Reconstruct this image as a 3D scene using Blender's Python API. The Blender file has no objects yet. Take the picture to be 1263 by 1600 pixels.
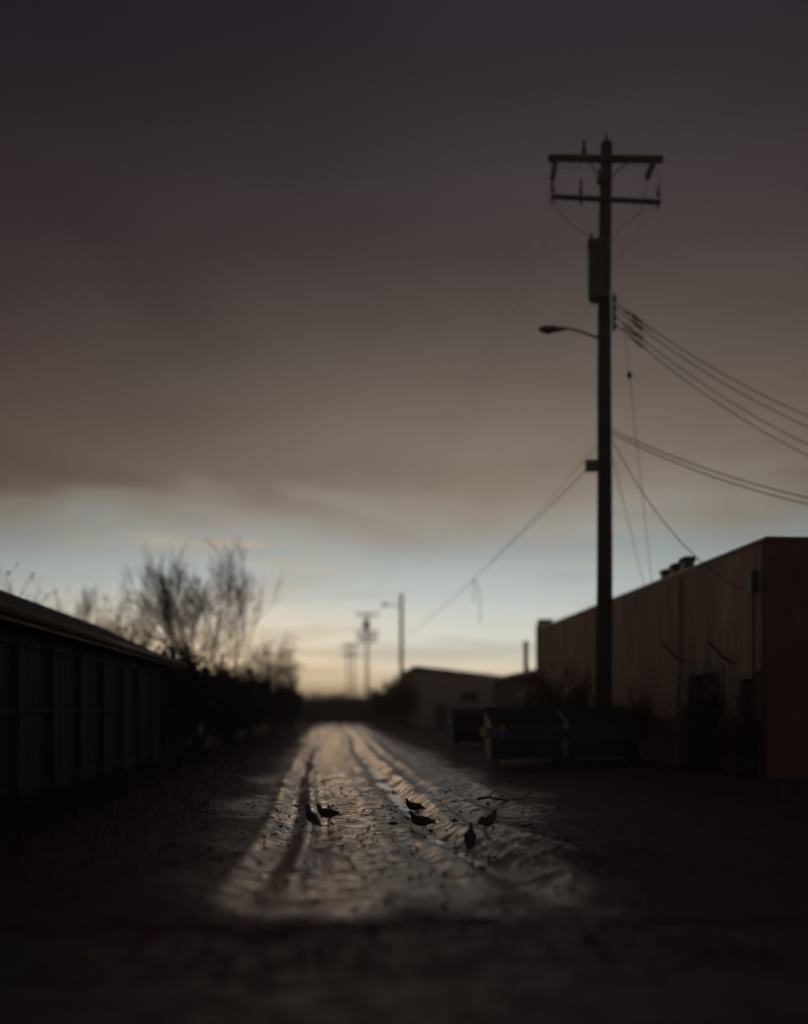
import bpy, math, random
import numpy as np
from mathutils import Vector, Matrix, noise

# ------------------------------------------------------------------ camera
SC = bpy.context.scene
COL = SC.collection
PI = math.pi
R = math.radians
F = 1525.0                       # focal length in photograph pixels
CX, HY, CAMH = 631.5, 1110.0, 1.5
YAW = math.atan(111.5 / F)       # the alley runs along +Y, the camera looks a little right of it
FW = Vector((math.sin(YAW), math.cos(YAW), 0)); RT = Vector((math.cos(YAW), -math.sin(YAW), 0))

cam_d = bpy.data.cameras.new('camera'); cam = bpy.data.objects.new('camera', cam_d); COL.objects.link(cam)
cam.location = (0, 0, CAMH); cam.rotation_euler = (R(90), 0, -YAW)
cam_d.sensor_fit = 'HORIZONTAL'; cam_d.sensor_width = 36.0; cam_d.lens = 36.0 * F / 1263.0
cam_d.shift_y = (HY - 800.0) / 1263.0
cam_d.clip_start = 0.05; cam_d.clip_end = 6000
cam_d.dof.use_dof = True; cam_d.dof.focus_distance = 14.0; cam_d.dof.aperture_fstop = 0.31
SC.camera = cam

# ------------------------------------------------------------------ sky
def lin(c):
    return tuple(((v/255)/12.92 if v/255 <= .04045 else ((v/255+.055)/1.055)**2.4) for v in c)
W = bpy.data.worlds.new('World'); SC.world = W; W.use_nodes = True
SUN_AZ = -3.0      # degrees right of the alley
SUN_EL = 1.6
class NT:
    """small helper to wire shader nodes"""
    def __init__(s, tree): s.t = tree; s.n = tree.nodes; s.l = tree.links
    def new(s, kind, **kw):
        n = s.n.new(kind)
        for k, v in kw.items(): setattr(n, k, v)
        return n
    def put(s, sock, v):
        if isinstance(v, bpy.types.NodeSocket): s.l.new(v, sock)
        elif v is not None: sock.default_value = v
    def math(s, op, a, b=None, c=None, clamp=False):
        n = s.new('ShaderNodeMath', operation=op); n.use_clamp = clamp
        for i, v in enumerate((a, b, c)): s.put(n.inputs[i], v) if v is not None else None
        return n.outputs[0]
    def rng(s, v, a, b, c, d, smooth=True):
        n = s.new('ShaderNodeMapRange'); n.interpolation_type = 'SMOOTHSTEP' if smooth else 'LINEAR'
        s.put(n.inputs[0], v)
        for i, x in enumerate((a, b, c, d)): n.inputs[i+1].default_value = x
        return n.outputs[0]
    def ramp(s, v, stops):
        n = s.new('ShaderNodeValToRGB'); e = n.color_ramp.elements
        while len(e) < len(stops): e.new(1.0)
        for i, (p, c) in enumerate(stops):
            e[i].position = p; e[i].color = (*c, 1) if len(c) == 3 else c
        s.put(n.inputs[0], v); return n.outputs[0]
    def mix(s, f, a, b, mode='MIX'):
        n = s.new('ShaderNodeMix', data_type='RGBA', blend_type=mode)
        s.put(n.inputs[0], f); s.put(n.inputs[6], a); s.put(n.inputs[7], b); return n.outputs[2]
    def noise(s, vec, scale, detail=4, rough=.55, dist=0.0):
        n = s.new('ShaderNodeTexNoise'); s.put(n.inputs['Vector'], vec)
        n.inputs['Scale'].default_value = scale; n.inputs['Detail'].default_value = detail
        n.inputs['Roughness'].default_value = rough; n.inputs['Distortion'].default_value = dist
        return n.outputs['Fac']
    def mapping(s, vec, scale=(1,1,1), loc=(0,0,0)):
        n = s.new('ShaderNodeMapping'); s.put(n.inputs[0], vec)
        n.inputs['Location'].default_value = loc; n.inputs['Scale'].default_value = scale; return n.outputs[0]

def build_sky():
    t = NT(W.node_tree); t.n.clear()
    out = t.new('ShaderNodeOutputWorld'); bg = t.new('ShaderNodeBackground')
    tc = t.new('ShaderNodeTexCoord'); d = tc.outputs['Generated']
    sp = t.new('ShaderNodeSeparateXYZ'); t.l.new(d, sp.inputs[0])
    x, y, z = sp.outputs
    hz = t.math('SQRT', t.math('MAXIMUM', t.math('SUBTRACT', 1.0, t.math('MULTIPLY', z, z)), 1e-4))
    def toward(az):
        a = R(az); q = t.math('ADD', t.math('MULTIPLY', x, math.sin(a)), t.math('MULTIPLY', y, math.cos(a)))
        return t.math('DIVIDE', q, hz)
    # the evening glow is strongest towards the sunset and dies away round the sky
    glow_cloud = t.rng(t.math('ARCCOSINE', t.math('MINIMUM', toward(12), 1.0)), 0.02, 0.70, 1.0, 0.42)
    glow_clear = t.rng(t.math('ARCCOSINE', t.math('MINIMUM', toward(3), 1.0)), 0.08, 0.80, 1.06, 0.36)
    # clear strip under the cloud deck: physical twilight sky plus the colours of the evening haze
    sky = t.new('ShaderNodeTexSky', sky_type='NISHITA'); sky.sun_disc = False
    sky.sun_elevation = R(SUN_EL); sky.sun_rotation = R(SUN_AZ); sky.dust_density = 3.0; sky.altitude = 0
    zc = t.math('MULTIPLY', t.math('MAXIMUM', z, 0.0), 4.0, clamp=True)
    L_ = lambda c, k: tuple(v*k for v in lin(c))
    clear = t.ramp(zc, [(0, L_((252,220,170),2.9)), (.08, L_((248,226,186),2.5)), (.24, L_((214,215,202),1.72)),
                        (.46, L_((180,190,188),1.42)), (.64, L_((154,164,164),1.24)), (1, L_((142,150,150),1.1))])
    warm = t.rng(t.math('ARCCOSINE', t.math('MINIMUM', toward(-11), 1.0)), .03, .34, 1, 0)
    warm = t.math('MULTIPLY', warm, t.rng(z, .03, .135, 1, 0))
    clear = t.mix(t.math('MULTIPLY', warm, .5), clear, (*L_((252,204,138),1.9), 1))
    ns = t.new('ShaderNodeVectorMath', operation='SCALE'); t.l.new(sky.outputs[0], ns.inputs[0]); ns.inputs['Scale'].default_value = .06
    clear = t.mix(.06, clear, ns.outputs[0])
    st = t.mapping(d, (1, 1, 9))
    wisp = t.noise(st, 4.2, 5, .6, .3)
    wm = t.math('MULTIPLY', t.rng(wisp, .50, .68, 0, 1), t.rng(z, .0, .06, .2, 1))
    clear = t.mix(t.math('MULTIPLY', wm, .30), clear, (*lin((176,150,132)), 1))
    wisp2 = t.noise(t.mapping(d, (1,1,14), (3,1,7)), 3.6, 4, .55, .2)
    clear = t.mix(t.math('MULTIPLY', t.rng(wisp2, .55, .72, 0, 1), .5), clear, (*lin((216,190,154)), 1))
    clear = t.mix(1.0, clear, glow_clear, 'MULTIPLY')
    # cloud deck
    zz = t.math('MULTIPLY', t.math('MAXIMUM', z, 0.0), 1.0/.75, clamp=True)
    st2 = [(780,(140,127,112)), (700,(127,116,104)), (600,(106,96,88)), (500,(87,77,72)), (400,(72,62,61)),
           (300,(65,57,59)), (200,(55,50,53)), (100,(48,43,48)), (0,(43,40,47))]
    stops = [(0, lin((146,132,116)))]
    for py, c in st2:
        q = (HY-py)/F; stops.append((q/math.sqrt(1+q*q)/.75, lin(c)))
    deck = t.ramp(zz, stops)
    big = t.noise(t.mapping(d, (1,1,2.5)), 2.6, 5, .5, .4)
    big = t.rng(big, .25, .75, .78, 1.22, False)
    deck = t.mix(1.0, deck, big, 'MULTIPLY')
    tint = t.mix(t.rng(glow_cloud, .42, 1.0, 0, 1, False), t.mix(t.rng(z, .15, .62, 0, 1), (.37,.29,.29,1), (.44,.41,.54,1)), (1,1,1,1))
    deck = t.mix(1.0, deck, tint, 'MULTIPLY')
    # ragged lower edge of the deck, with a pale lit fringe
    rag = t.noise(t.mapping(d, (1,1,3.5), (5,2,0)), 5.0, 6, .55, .3)
    ze = t.math('ADD', z, t.math('MULTIPLY', t.math('SUBTRACT', rag, .5), .11))
    mask = t.rng(ze, .146, .236, 0, 1)
    fr = t.math('MULTIPLY', t.math('MULTIPLY', mask, t.math('SUBTRACT', 1.0, mask)), 2.2)
    col = t.mix(mask, clear, deck)
    fringe = t.mix(1.0, (*lin((196,172,146)), 1), glow_clear, 'MULTIPLY')
    col = t.mix(t.math('MULTIPLY', fr, .30), col, fringe)
    t.l.new(col, bg.inputs[0]); bg.inputs[1].default_value = 1.0
    t.l.new(bg.outputs[0], out.inputs[0])
build_sky()

# ------------------------------------------------------------------ sun (set behind the trees: weak, wide, warm)
sl = bpy.data.lights.new('sun', 'SUN'); so = bpy.data.objects.new('sun', sl); COL.objects.link(so)
sl.energy = 0.09; sl.angle = R(10); sl.color = (1.0, .62, .34)
sd = Vector((math.sin(R(SUN_AZ))*math.cos(R(SUN_EL)), math.cos(R(SUN_AZ))*math.cos(R(SUN_EL)), math.sin(R(SUN_EL))))
so.rotation_euler = sd.to_track_quat('Z', 'Y').to_euler()
SC.view_settings.view_transform = 'Standard'; SC.view_settings.look = 'None'
SC.view_settings.gamma = 1.0; SC.view_settings.exposure = 0.0; SC.view_settings.use_curve_mapping = False

# ------------------------------------------------------------------ helpers
rnd = random.Random(7)
def ray(px, py): return FW + RT*((px-CX)/F) + Vector((0,0,(HY-py)/F))
def at_d(px, py, depth): return Vector((0,0,CAMH)) + ray(px, py)*depth
def at_x(px, py, X): r = ray(px, py); return Vector((0,0,CAMH)) + r*(X/r.x)
def at_y(px, py, Y): r = ray(px, py); return Vector((0,0,CAMH)) + r*(Y/r.y)
def at_z(px, py, z=0.0): r = ray(px, py); return Vector((0,0,CAMH)) + r*((z-CAMH)/r.z)
def sstep(a, b, v):
    q = np.clip((v-a)/(b-a), 0, 1); return q*q*(3-2*q)

class MB:
    """collects shapes, then links them as ONE mesh object"""
    def __init__(s): s.v = []; s.f = []
    def add(s, vs, fs):
        o = len(s.v); s.v += [tuple(v) for v in vs]; s.f += [tuple(i+o for i in f) for f in fs]; return s
    def box(s, lo, hi, M=None):
        x0,y0,z0 = lo; x1,y1,z1 = hi
        vs = [Vector(p) for p in ((x0,y0,z0),(x1,y0,z0),(x1,y1,z0),(x0,y1,z0),(x0,y0,z1),(x1,y0,z1),(x1,y1,z1),(x0,y1,z1))]
        if M is not None: vs = [M @ v for v in vs]
        return s.add(vs, [(0,3,2,1),(4,5,6,7),(0,1,5,4),(1,2,6,5),(2,3,7,6),(3,0,4,7)])
    def prism(s, pts, ext):
        n = len(pts); a = [Vector(p) for p in pts]; e = Vector(ext); b = [p+e for p in a]
        return s.add(a+b, [tuple(range(n-1,-1,-1)), tuple(range(n,2*n))] + [(i,(i+1)%n,n+(i+1)%n,n+i) for i in range(n)])
    def tube(s, pts, rad, n=8, cap=True):
        pts = [Vector(p) for p in pts]; m = len(pts)
        rad = rad if isinstance(rad, (list, tuple)) else [rad]*m
        vs = []; up = None
        for i, p in enumerate(pts):
            d = (pts[min(i+1,m-1)] - pts[max(i-1,0)])
            d = d.normalized() if d.length > 1e-9 else Vector((0,0,1))
            if up is None: up = Vector((0,0,1)) if abs(d.z) < .9 else Vector((1,0,0))
            u = d.cross(up)
            u = u.normalized() if u.length > 1e-6 else d.orthogonal().normalized()
            w = u.cross(d); up = w
            for k in range(n):
                a = 2*PI*k/n; vs.append(p + (u*math.cos(a) + w*math.sin(a))*rad[i])
        fs = [(i*n+k, i*n+(k+1)%n, (i+1)*n+(k+1)%n, (i+1)*n+k) for i in range(m-1) for k in range(n)]
        if cap: fs += [tuple(range(n-1,-1,-1)), tuple((m-1)*n+k for k in range(n))]
        return s.add(vs, fs)
    def lathe(s, prof, origin, n=16, axis=(0,0,1)):
        q = Vector((0,0,1)).rotation_difference(Vector(axis)); o = Vector(origin)
        vs = []
        for r, z in prof:
            for k in range(n):
                a = 2*PI*k/n; vs.append(o + q @ Vector((r*math.cos(a), r*math.sin(a), z)))
        m = len(prof)
        fs = [(i*n+k, i*n+(k+1)%n, (i+1)*n+(k+1)%n, (i+1)*n+k) for i in range(m-1) for k in range(n)]
        fs += [tuple(range(n-1,-1,-1)), tuple((m-1)*n+k for k in range(n))]
        return s.add(vs, fs)
    def build(s, name, mat, parent=None, smooth=False, loc=None):
        me = bpy.data.meshes.new(name); me.from_pydata(s.v, [], s.f); me.update()
        if smooth: me.polygons.foreach_set('use_smooth', [True]*len(me.polygons))
        me.materials.append(mat)
        o = bpy.data.objects.new(name, me); COL.objects.link(o)
        if parent: o.parent = parent
        if loc is not None: o.location = loc
        return o
def bevel(o, w=.02, n=2):
    b = o.modifiers.new('bevel', 'BEVEL'); b.width = w; b.segments = n; b.limit_method = 'ANGLE'; return o
def tag(o, label=None, cat=None, group=None, kind=None):
    if label: o['label'] = label
    if cat: o['category'] = cat
    if group: o['group'] = group
    if kind: o['kind'] = kind
    return o
def empty(name, loc, rz=0):
    o = bpy.data.objects.new(name, None); COL.objects.link(o); o.location = loc; o.rotation_euler = (0,0,rz)
    o.empty_display_size = .2; return o
def copy_tree(o, parent=None):
    c = o.copy(); COL.objects.link(c); c.parent = parent
    for ch in [q for q in bpy.data.objects if q.parent == o]: copy_tree(ch, c)
    return c

def material(name, base, rough=.8, var=.3, scale=3.0, bump=.3, bscale=20.0, stretch=(1,1,1), spec=.5, metal=0.0, tint=None, detail=5):
    m = bpy.data.materials.new(name); m.use_nodes = True; t = NT(m.node_tree)
    b = t.n['Principled BSDF']; tc = t.new('ShaderNodeTexCoord')
    vec = t.mapping(tc.outputs['Object'], stretch)
    f = t.noise(vec, scale, detail, .6, .2)
    lo = tuple(c*(1-var) for c in base); hi = tint if tint else tuple(c*(1+var) for c in base)
    t.l.new(t.ramp(f, [(.3, lo), (.7, hi)]), b.inputs['Base Color'])
    t.l.new(t.rng(t.noise(vec, scale*2.3, 3), .3, .7, max(rough-.12, .02), min(rough+.1, 1)), b.inputs['Roughness'])
    b.inputs['Metallic'].default_value = metal; b.inputs['Specular IOR Level'].default_value = spec
    if bump:
        bp = t.new('ShaderNodeBump'); bp.inputs['Strength'].default_value = bump; bp.inputs['Distance'].default_value = .02
        t.l.new(t.noise(vec, bscale, 4, .6), bp.inputs['Height']); t.l.new(bp.outputs[0], b.inputs['Normal'])
    return m

M = {}
M['pole'] = material('weathered_pole_wood', (.055,.038,.028), .85, .4, 5, .6, 30, (6,6,.5))
M['timber'] = material('crossarm_timber', (.05,.036,.028), .85, .35, 6, .4, 25, (1,5,5))
M['steel'] = material('galvanised_steel', (.16,.16,.16), .5, .25, 8, .15, 40, metal=.8)
M['dark_steel'] = material('dark_painted_steel', (.05,.05,.052), .5, .3, 6, .2, 30)
M['porcelain'] = material('brown_porcelain', (.045,.022,.015), .3, .2, 10, 0)
M['tank'] = material('transformer_paint', (.075,.075,.075), .45, .25, 3, .1, 15)
M['cable'] = material('black_cable', (.012,.012,.013), .6, .2, 10, 0)
M['bark'] = material('grey_bark', (.07,.052,.042), .9, .35, 8, .5, 40, (3,3,.7))
M['twig'] = material('bare_twigs', (.075,.05,.042), .9, .3, 2, 0)
M['leaf_dark'] = material('dark_evergreen_leaf', (.035,.042,.022), .65, .4, 3, 0)
M['leaf_brown'] = material('dry_brown_leaf', (.085,.052,.028), .8, .4, 3, 0)
M['stucco'] = material('stained_tan_stucco', (.47,.315,.235), .9, .35, 1.6, .35, 25, (1,1.2,.22))
M['brick_red'] = material('dark_red_render', (.15,.072,.056), .9, .3, 1.4, .4, 30, (1,1,.5))
M['band'] = material('red_brown_base_paint', (.16,.085,.065), .8, .4, 2.0, .3, 25)
M['roofing'] = material('tar_roofing', (.05,.046,.045), .85, .3, 2, .3, 20)
M['metal_cap'] = material('coping_metal', (.13,.11,.10), .5, .3, 3, .1, 20, metal=.4)
M['door'] = material('dark_door_paint', (.04,.035,.033), .6, .3, 3, .2, 20)
M['canopy'] = material('rusty_canopy_sheet', (.11,.075,.06), .65, .4, 4, .2, 20)
M['pale_pipe'] = material('pale_downpipe', (.30,.26,.23), .55, .25, 5, .1, 20)
M['post'] = material('dark_batten', (.050,.039,.031), .85, .3, 5, .3, 25, (4,4,.4))
M['board'] = material('dark_weathered_boards', (.042,.034,.027), .85, .4, 5, .5, 30, (4,4,.4))
M['fascia'] = material('faded_brown_fascia', (.17,.115,.08), .7, .3, 5, .2, 20, (3,.5,3))
M['house_wall'] = material('grey_render', (.40,.36,.34), .9, .2, 1.0, .2, 20)
M['house_side'] = material('ochre_render', (.36,.27,.15), .9, .25, 1.0, .2, 20)
M['glass'] = material('dark_window_glass', (.02,.022,.025), .12, .2, 2, 0)
M['frame'] = material('window_frame', (.12,.11,.10), .6, .2, 4, 0)
M['bin_blue'] = material('dark_blue_bin_paint', (.014,.020,.040), .5, .35, 3, .2, 12)
M['bin_green'] = material('dark_green_bin_paint', (.016,.030,.020), .5, .35, 3, .2, 12)
M['bin_black'] = material('near_black_bin_paint', (.014,.016,.018), .5, .35, 3, .2, 12)
M['lid'] = material('black_plastic_lid', (.014,.014,.015), .85, .3, 4, .15, 12)
M['rubber'] = material('rubber', (.012,.012,.012), .85, .2, 5, 0)
M['st_blue'] = material('sticker_blue', (.06,.16,.45), .5, .2, 8, 0)
M['st_orange'] = material('sticker_orange', (.5,.18,.05), .5, .2, 8, 0)
M['feather'] = material('pigeon_grey_feathers', (.06,.058,.066), .7, .45, 14, .3, 60)
M['feather_brown'] = material('pigeon_brown_feathers', (.10,.05,.038), .7, .3, 14, .3, 60)
M['wing'] = material('pigeon_wing', (.048,.047,.055), .7, .4, 20, .3, 70, (1,4,4))
M['leg'] = material('pigeon_leg', (.16,.05,.04), .6, .2, 10, 0)
M['litter'] = material('orange_dry_leaf', (.24,.085,.03), .8, .4, 20, .2, 60)
M['stone'] = material('mud_stones', (.07,.055,.047), .5, .45, 6, .3, 40)
M['grass'] = material('dead_grass', (.070,.052,.030), .85, .45, 3, 0)
M['asphalt'] = material('worn_asphalt', (.085,.064,.058), .58, .3, 1.5, .5, 120)
M['dirt'] = material('dark_bare_dirt', (.06,.042,.034), .9, .4, .8, .6, 8)

# ------------------------------------------------------------------ ground, street, alley
TAB = {}
def fbm(X, Y, s, oct=4, seed=0):
    """cheap value-noise sum on numpy grids"""
    if seed not in TAB: TAB[seed] = np.random.RandomState(seed).rand(6, 256, 256)
    out = np.zeros_like(X); amp = 1.0; tot = 0
    for k in range(oct):
        T = TAB[seed][k]; fx = X/s*(2**k) + 37.3*k; fy = Y/s*(2**k) + 11.7*k
        i = np.floor(fx).astype(int); j = np.floor(fy).astype(int); u = fx-i; v = fy-j
        u = u*u*(3-2*u); v = v*v*(3-2*v)
        g = lambda a, b: T[a % 256, b % 256]
        out += amp*((g(i,j)*(1-u)+g(i+1,j)*u)*(1-v) + (g(i,j+1)*(1-u)+g(i+1,j+1)*u)*v - .5); tot += amp; amp *= .5
    return out/tot
MUD0 = 7.1
def centre(Y): return 0.12*np.sin(Y*.13+.4) - .0035*np.clip(Y-30, 0, 200)
def terrain(X, Y):
    X = np.asarray(X, float); Y = np.asarray(Y, float)
    c = centre(Y); x = X - c
    z = .07*fbm(X, Y, 3.2, 4, 1) + .014*fbm(X, Y*1.5, .8, 3, 2)
    z = z + .008*fbm(X*.45, Y*1.6, .30, 3, 3)
    wob = .16*fbm(X*0, Y, 2.2, 3, 5); brk = .55 + 1.5*fbm(X*.3, Y, 1.1, 3, 6)
    turn = .75*(1-sstep(7.5, 12.5, Y))          # near the street the right-hand tracks swing out to the right
    for cx, dep, wd, tn in ((-.68, .085, .15, -.1), (1.08, .135, .22, .7), (-.28, .03, .10, 0), (.62, .035, .12, .4), (1.72, .055, .15, 1), (2.35, .06, .22, 1.2)):
        q = (x-cx-wob*1.4-tn*turn)/wd; dp = dep*np.clip(.35+.9*brk, .25, 1.5)
        z = z - dp*np.exp(-q*q) + dp*.42*np.exp(-((np.abs(q)-1.9)/.75)**2)
    z = z + .014*fbm(X, Y*.8, .22, 3, 8) + .010*fbm(X, Y, .09, 2, 9)
    # verges lie a little higher, the alley is worn in
    z = z + .10*sstep(1.3, 3.0, -x) + .07*sstep(3.0, 5.2, x)
    # fades into the apron at the street and into the plain ground at the sides
    z = z + .035
    fade = sstep(MUD0-.5, MUD0+2.0, Y)*sstep(-9.5, -7, X)*(1-sstep(12, 14, X))*(1-sstep(95, 125, Y))
    z = z*fade
    z = z + .012*(1-fade)
    rag = MUD0-.35 + 1.0*fbm(X, Y*.8, .9, 4, 21) + .35*fbm(X, Y, .2, 3, 22)
    z = z - .07*(1-sstep(rag-.55, rag+.25, Y))
    pool = -.085 + 0*z
    wet = np.clip((pool+.02-z)/.03, 0, 1)
    return np.where(fade > .9, np.maximum(z, pool), z), wet
def gz(x, y): return float(terrain(np.array([x]), np.array([y]))[0][0])

def grid_mesh(name, xs, ys, zfun, mat):
    X, Y = np.meshgrid(xs, ys); Z, wet = zfun(X, Y)
    nx, ny = len(xs), len(ys)
    vs = np.stack([X, Y, Z], -1).reshape(-1, 3)
    i = np.arange(nx*ny).reshape(ny, nx)
    fs = np.stack([i[:-1,:-1], i[:-1,1:], i[1:,1:], i[1:,:-1]], -1).reshape(-1, 4)
    me = bpy.data.meshes.new(name); me.from_pydata(vs.tolist(), [], fs.tolist())
    me.polygons.foreach_set('use_smooth', [True]*len(me.polygons))
    a = me.attributes.new('wet', 'FLOAT', 'POINT'); a.data.foreach_set('value', wet.reshape(-1).astype(np.float32))
    me.materials.append(mat); o = bpy.data.objects.new(name, me); COL.objects.link(o); return o

def mud_material():
    m = bpy.data.materials.new('wet_mud'); m.use_nodes = True; t = NT(m.node_tree); b = t.n['Principled BSDF']
    tc = t.new('ShaderNodeTexCoord'); o = tc.outputs['Object']
    sp = t.new('ShaderNodeSeparateXYZ'); t.l.new(o, sp.inputs[0]); x, y = sp.outputs[0], sp.outputs[1]
    at = t.new('ShaderNodeAttribute', attribute_name='wet'); wet = at.outputs['Fac']
    n1 = t.noise(o, 1.3, 6, .6, .3); n2 = t.noise(t.mapping(o, (1,2.2,1)), 7, 5, .65, .2); n3 = t.noise(o, .45, 3, .5); n4 = t.noise(t.mapping(o, (1.1,5.0,1)), 2.4, 5, .6, .4)
    # the wheel-churned strip is soaked, the verges are drier earth and leaf litter
    edge = t.math('ADD', t.math('ADD', x, t.math('MULTIPLY', t.math('SUBTRACT', n3, .5), 2.2)), t.math('MULTIPLY', t.math('SUBTRACT', n2, .5), 2.4))
    mouth = t.rng(y, 7.0, 17.0, 1, 0)            # the churned strip narrows towards the street
    front = t.rng(t.math('ADD', y, t.math('MULTIPLY', t.math('SUBTRACT', n1, .5), 4.0)), 5.9, 8.1, .0, 1)
    soak = t.math('MULTIPLY', t.rng(t.math('SUBTRACT', edge, t.math('MULTIPLY', mouth, .55)), -2.0, -1.1, 0, 1),
                  t.rng(t.math('ADD', edge, t.math('MULTIPLY', mouth, 1.0)), 2.5, 3.7, 1, 0))
    soak = t.math('MULTIPLY', soak, front)
    col = t.ramp(n1, [(.3, (.095,.050,.046)), (.7, (.20,.115,.108))])
    dry = t.ramp(n2, [(.3, (.075,.046,.037)), (.7, (.15,.095,.074))])
    col = t.mix(soak, dry, col)
    col = t.mix(t.math('MULTIPLY', wet, .5), col, (.018,.014,.011,1))
    t.l.new(col, b.inputs['Base Color'])
    r = t.rng(t.math('ADD', t.math('MULTIPLY', n4, .7), t.math('MULTIPLY', n2, .3)), .42, .60, .08, .52)
    r = t.math('ADD', t.math('MULTIPLY', r, soak), t.math('MULTIPLY', t.math('SUBTRACT', 1.0, soak), .74))
    r = t.math('MULTIPLY', r, t.rng(wet, .3, 1, 1, .22))
    t.l.new(r, b.inputs['Roughness'])
    b.inputs['Specular Tint'].default_value = (1,.86,.85,1)
    t.l.new(t.rng(soak, 0, 1, .45, .95), b.inputs['Specular IOR Level'])
    h = t.math('ADD', t.noise(t.mapping(o, (1,1.2,1)), 22, 7, .72), t.math('MULTIPLY', t.noise(o, 110, 3, .6), .5))
    bp = t.new('ShaderNodeBump'); bp.inputs['Distance'].default_value = .03
    t.l.new(t.rng(wet, .3, 1, .25, .05), bp.inputs['Strength'])
    t.l.new(h, bp.inputs['Height']); t.l.new(bp.outputs[0], b.inputs['Normal'])
    return m
M['mud'] = mud_material()

g = MB(); g.add([(-1500,-300,0),(1500,-300,0),(1500,1500,0),(-1500,1500,0)], [(0,1,2,3)])
tag(g.build('ground', M['dirt'], loc=(0,0,-.10)), kind='structure')
xs = np.concatenate([np.linspace(-10, -3, 40), np.linspace(-2.95, 4.6, 190), np.linspace(4.68, 14, 70)])
ys = np.concatenate([np.geomspace(MUD0-1.7, 60, 680), np.geomspace(60.4, 130, 60)])
tag(grid_mesh('alley', xs, ys, terrain, M['mud']), kind='structure')
# side street in the foreground: crown, worn apron and gutter edge
def street_z(X, Y):
    z = -.025 + .03*fbm(X, Y, 4, 3, 11) + .018*fbm(X, Y, .5, 3, 12)
    edge = 5.35 + .35*fbm(X, Y*0, 1.4, 3, 13)
    z = z + .035*sstep(0, .12, edge-Y)
    z = z - .14*sstep(MUD0+.2, MUD0+1.2, Y) + .012*sstep(edge+.2, MUD0-.5, Y)
    return z, np.zeros_like(X)
tag(grid_mesh('street', np.linspace(-30, 30, 260), np.linspace(-7, MUD0+1.6, 230), street_z, M['asphalt']), kind='structure')

# ------------------------------------------------------------------ right-hand warehouse
WX, WY0, WH = 8.9, at_x(1190, 848, 8.9).y, at_x(1190, 848, 8.9).z
WY1 = at_x(842, 990, WX).y
BX1 = 26.0
def warehouse():
    root = empty('warehouse', (WX, WY0, 0))
    tag(root, 'long low tan warehouse with flat roof and dark red end wall behind the large pole', 'building')
    L = WY1-WY0; D = BX1-WX
    op = []   # openings in the alley wall: y0, y1, height
    for pa, pb, h in ((1188, 1158, 2.25), (1132, 1078, 2.45)):
        ya = at_x(pa, HY, WX).y-WY0+.05; yb = at_x(pb, HY, WX).y-WY0; op.append((ya, yb, h))
    w = MB(); y = 0.0
    for ya, yb, h in op:
        w.box((0,y,-.1),(.3,ya,WH)); w.box((0,ya,h),(.3,yb,WH)); y = yb
    w.box((0,y,-.1),(.3,L,WH))
    w.build('alley_wall', M['stucco'], root)
    MB().box((.3,-.003,-.1),(D,.3,WH)).box((-.003,-.30,-.1),(D,-.0031,WH)).build('end_wall', M['brick_red'], root)
    MB().box((.3,L-.3,-.1),(D,L,WH)).build('far_wall', M['stucco'], root)
    MB().box((D-.3,.3,-.1),(D,L-.3,WH)).build('back_wall', M['stucco'], root)
    MB().box((.3,.3,WH-.35),(D-.3,L-.3,WH-.2)).build('roof', M['roofing'], root)
    cap = MB(); cap.box((-.05,-.36,WH),(D+.05,.34,WH+.07)); cap.box((-.05,.34,WH),(.34,L+.04,WH+.07)); cap.box((.34,L-.34,WH),(D+.05,L+.04,WH+.07))
    cap.build('parapet_coping', M['metal_cap'], root)
    # raised pier at the far corner
    MB().box((-.06,L-.5,WH+.07),(.5,L+.06,WH+.42)).box((-.06,L+.041,0),(.4,L+.30,WH+.2)).build('corner_pier', M['stucco'], root)
    bnd = MB(); y = .0
    for ya, yb, h in op: bnd.box((-.04,y,-.1),(-.002,ya-.09,1.28)); y = yb+.09
    bnd.box((-.04,y,-.1),(-.002,L,1.28)); bnd.build('painted_base_band', M['band'], root)
    for (ya, yb, h) in op:
        dr = MB(); dr.box((.14,ya+.07,-.02),(.20,yb-.07,h-.07)); d = dr.build('door', M['door'], root)
        MB().tube([(.11,ya+.2,1.02),(.07,ya+.2,1.02),(.07,ya+.33,1.02)], .015, 6).build('handle', M['steel'], d)
        fr = MB(); fr.box((-.05,ya-.085,-.02),(.12,ya+.07,h+.08)); fr.box((-.05,yb-.07,-.02),(.12,yb+.085,h+.08)); fr.box((-.05,ya+.07,h-.07),(.12,yb-.07,h+.08))
        fr.build('door_frame', M['frame'], d)
        # bracket arm beside the door
        ym = yb+.35; MB().tube([(-.003,ym,h+.28),(-.25,ym,h+.42),(-.60,ym,h+.78)], .03, 6).build('bracket_arm', M['dark_steel'], root, True)
    # downpipe: leans away from the wall towards its foot
    yb = at_x(1066, HY, WX).y-WY0
    dp = MB().tube([(-.06,yb,WH-.1),(-.06,yb,3.2),(-.1,yb,2.3),(-.28,yb-.25,.05)], .05, 8)
    dp.build('downpipe', M['pale_pipe'], root, smooth=True)
    # rain hopper and conduit near the corner
    MB().box((-.16,.12,WH-1.0),(-.003,.30,WH-.55)).tube([(-.08,.21,WH-1.0),(-.08,.21,.1)], .03, 8).build('rain_hopper', M['dark_steel'], root)
    return root
warehouse()
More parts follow.
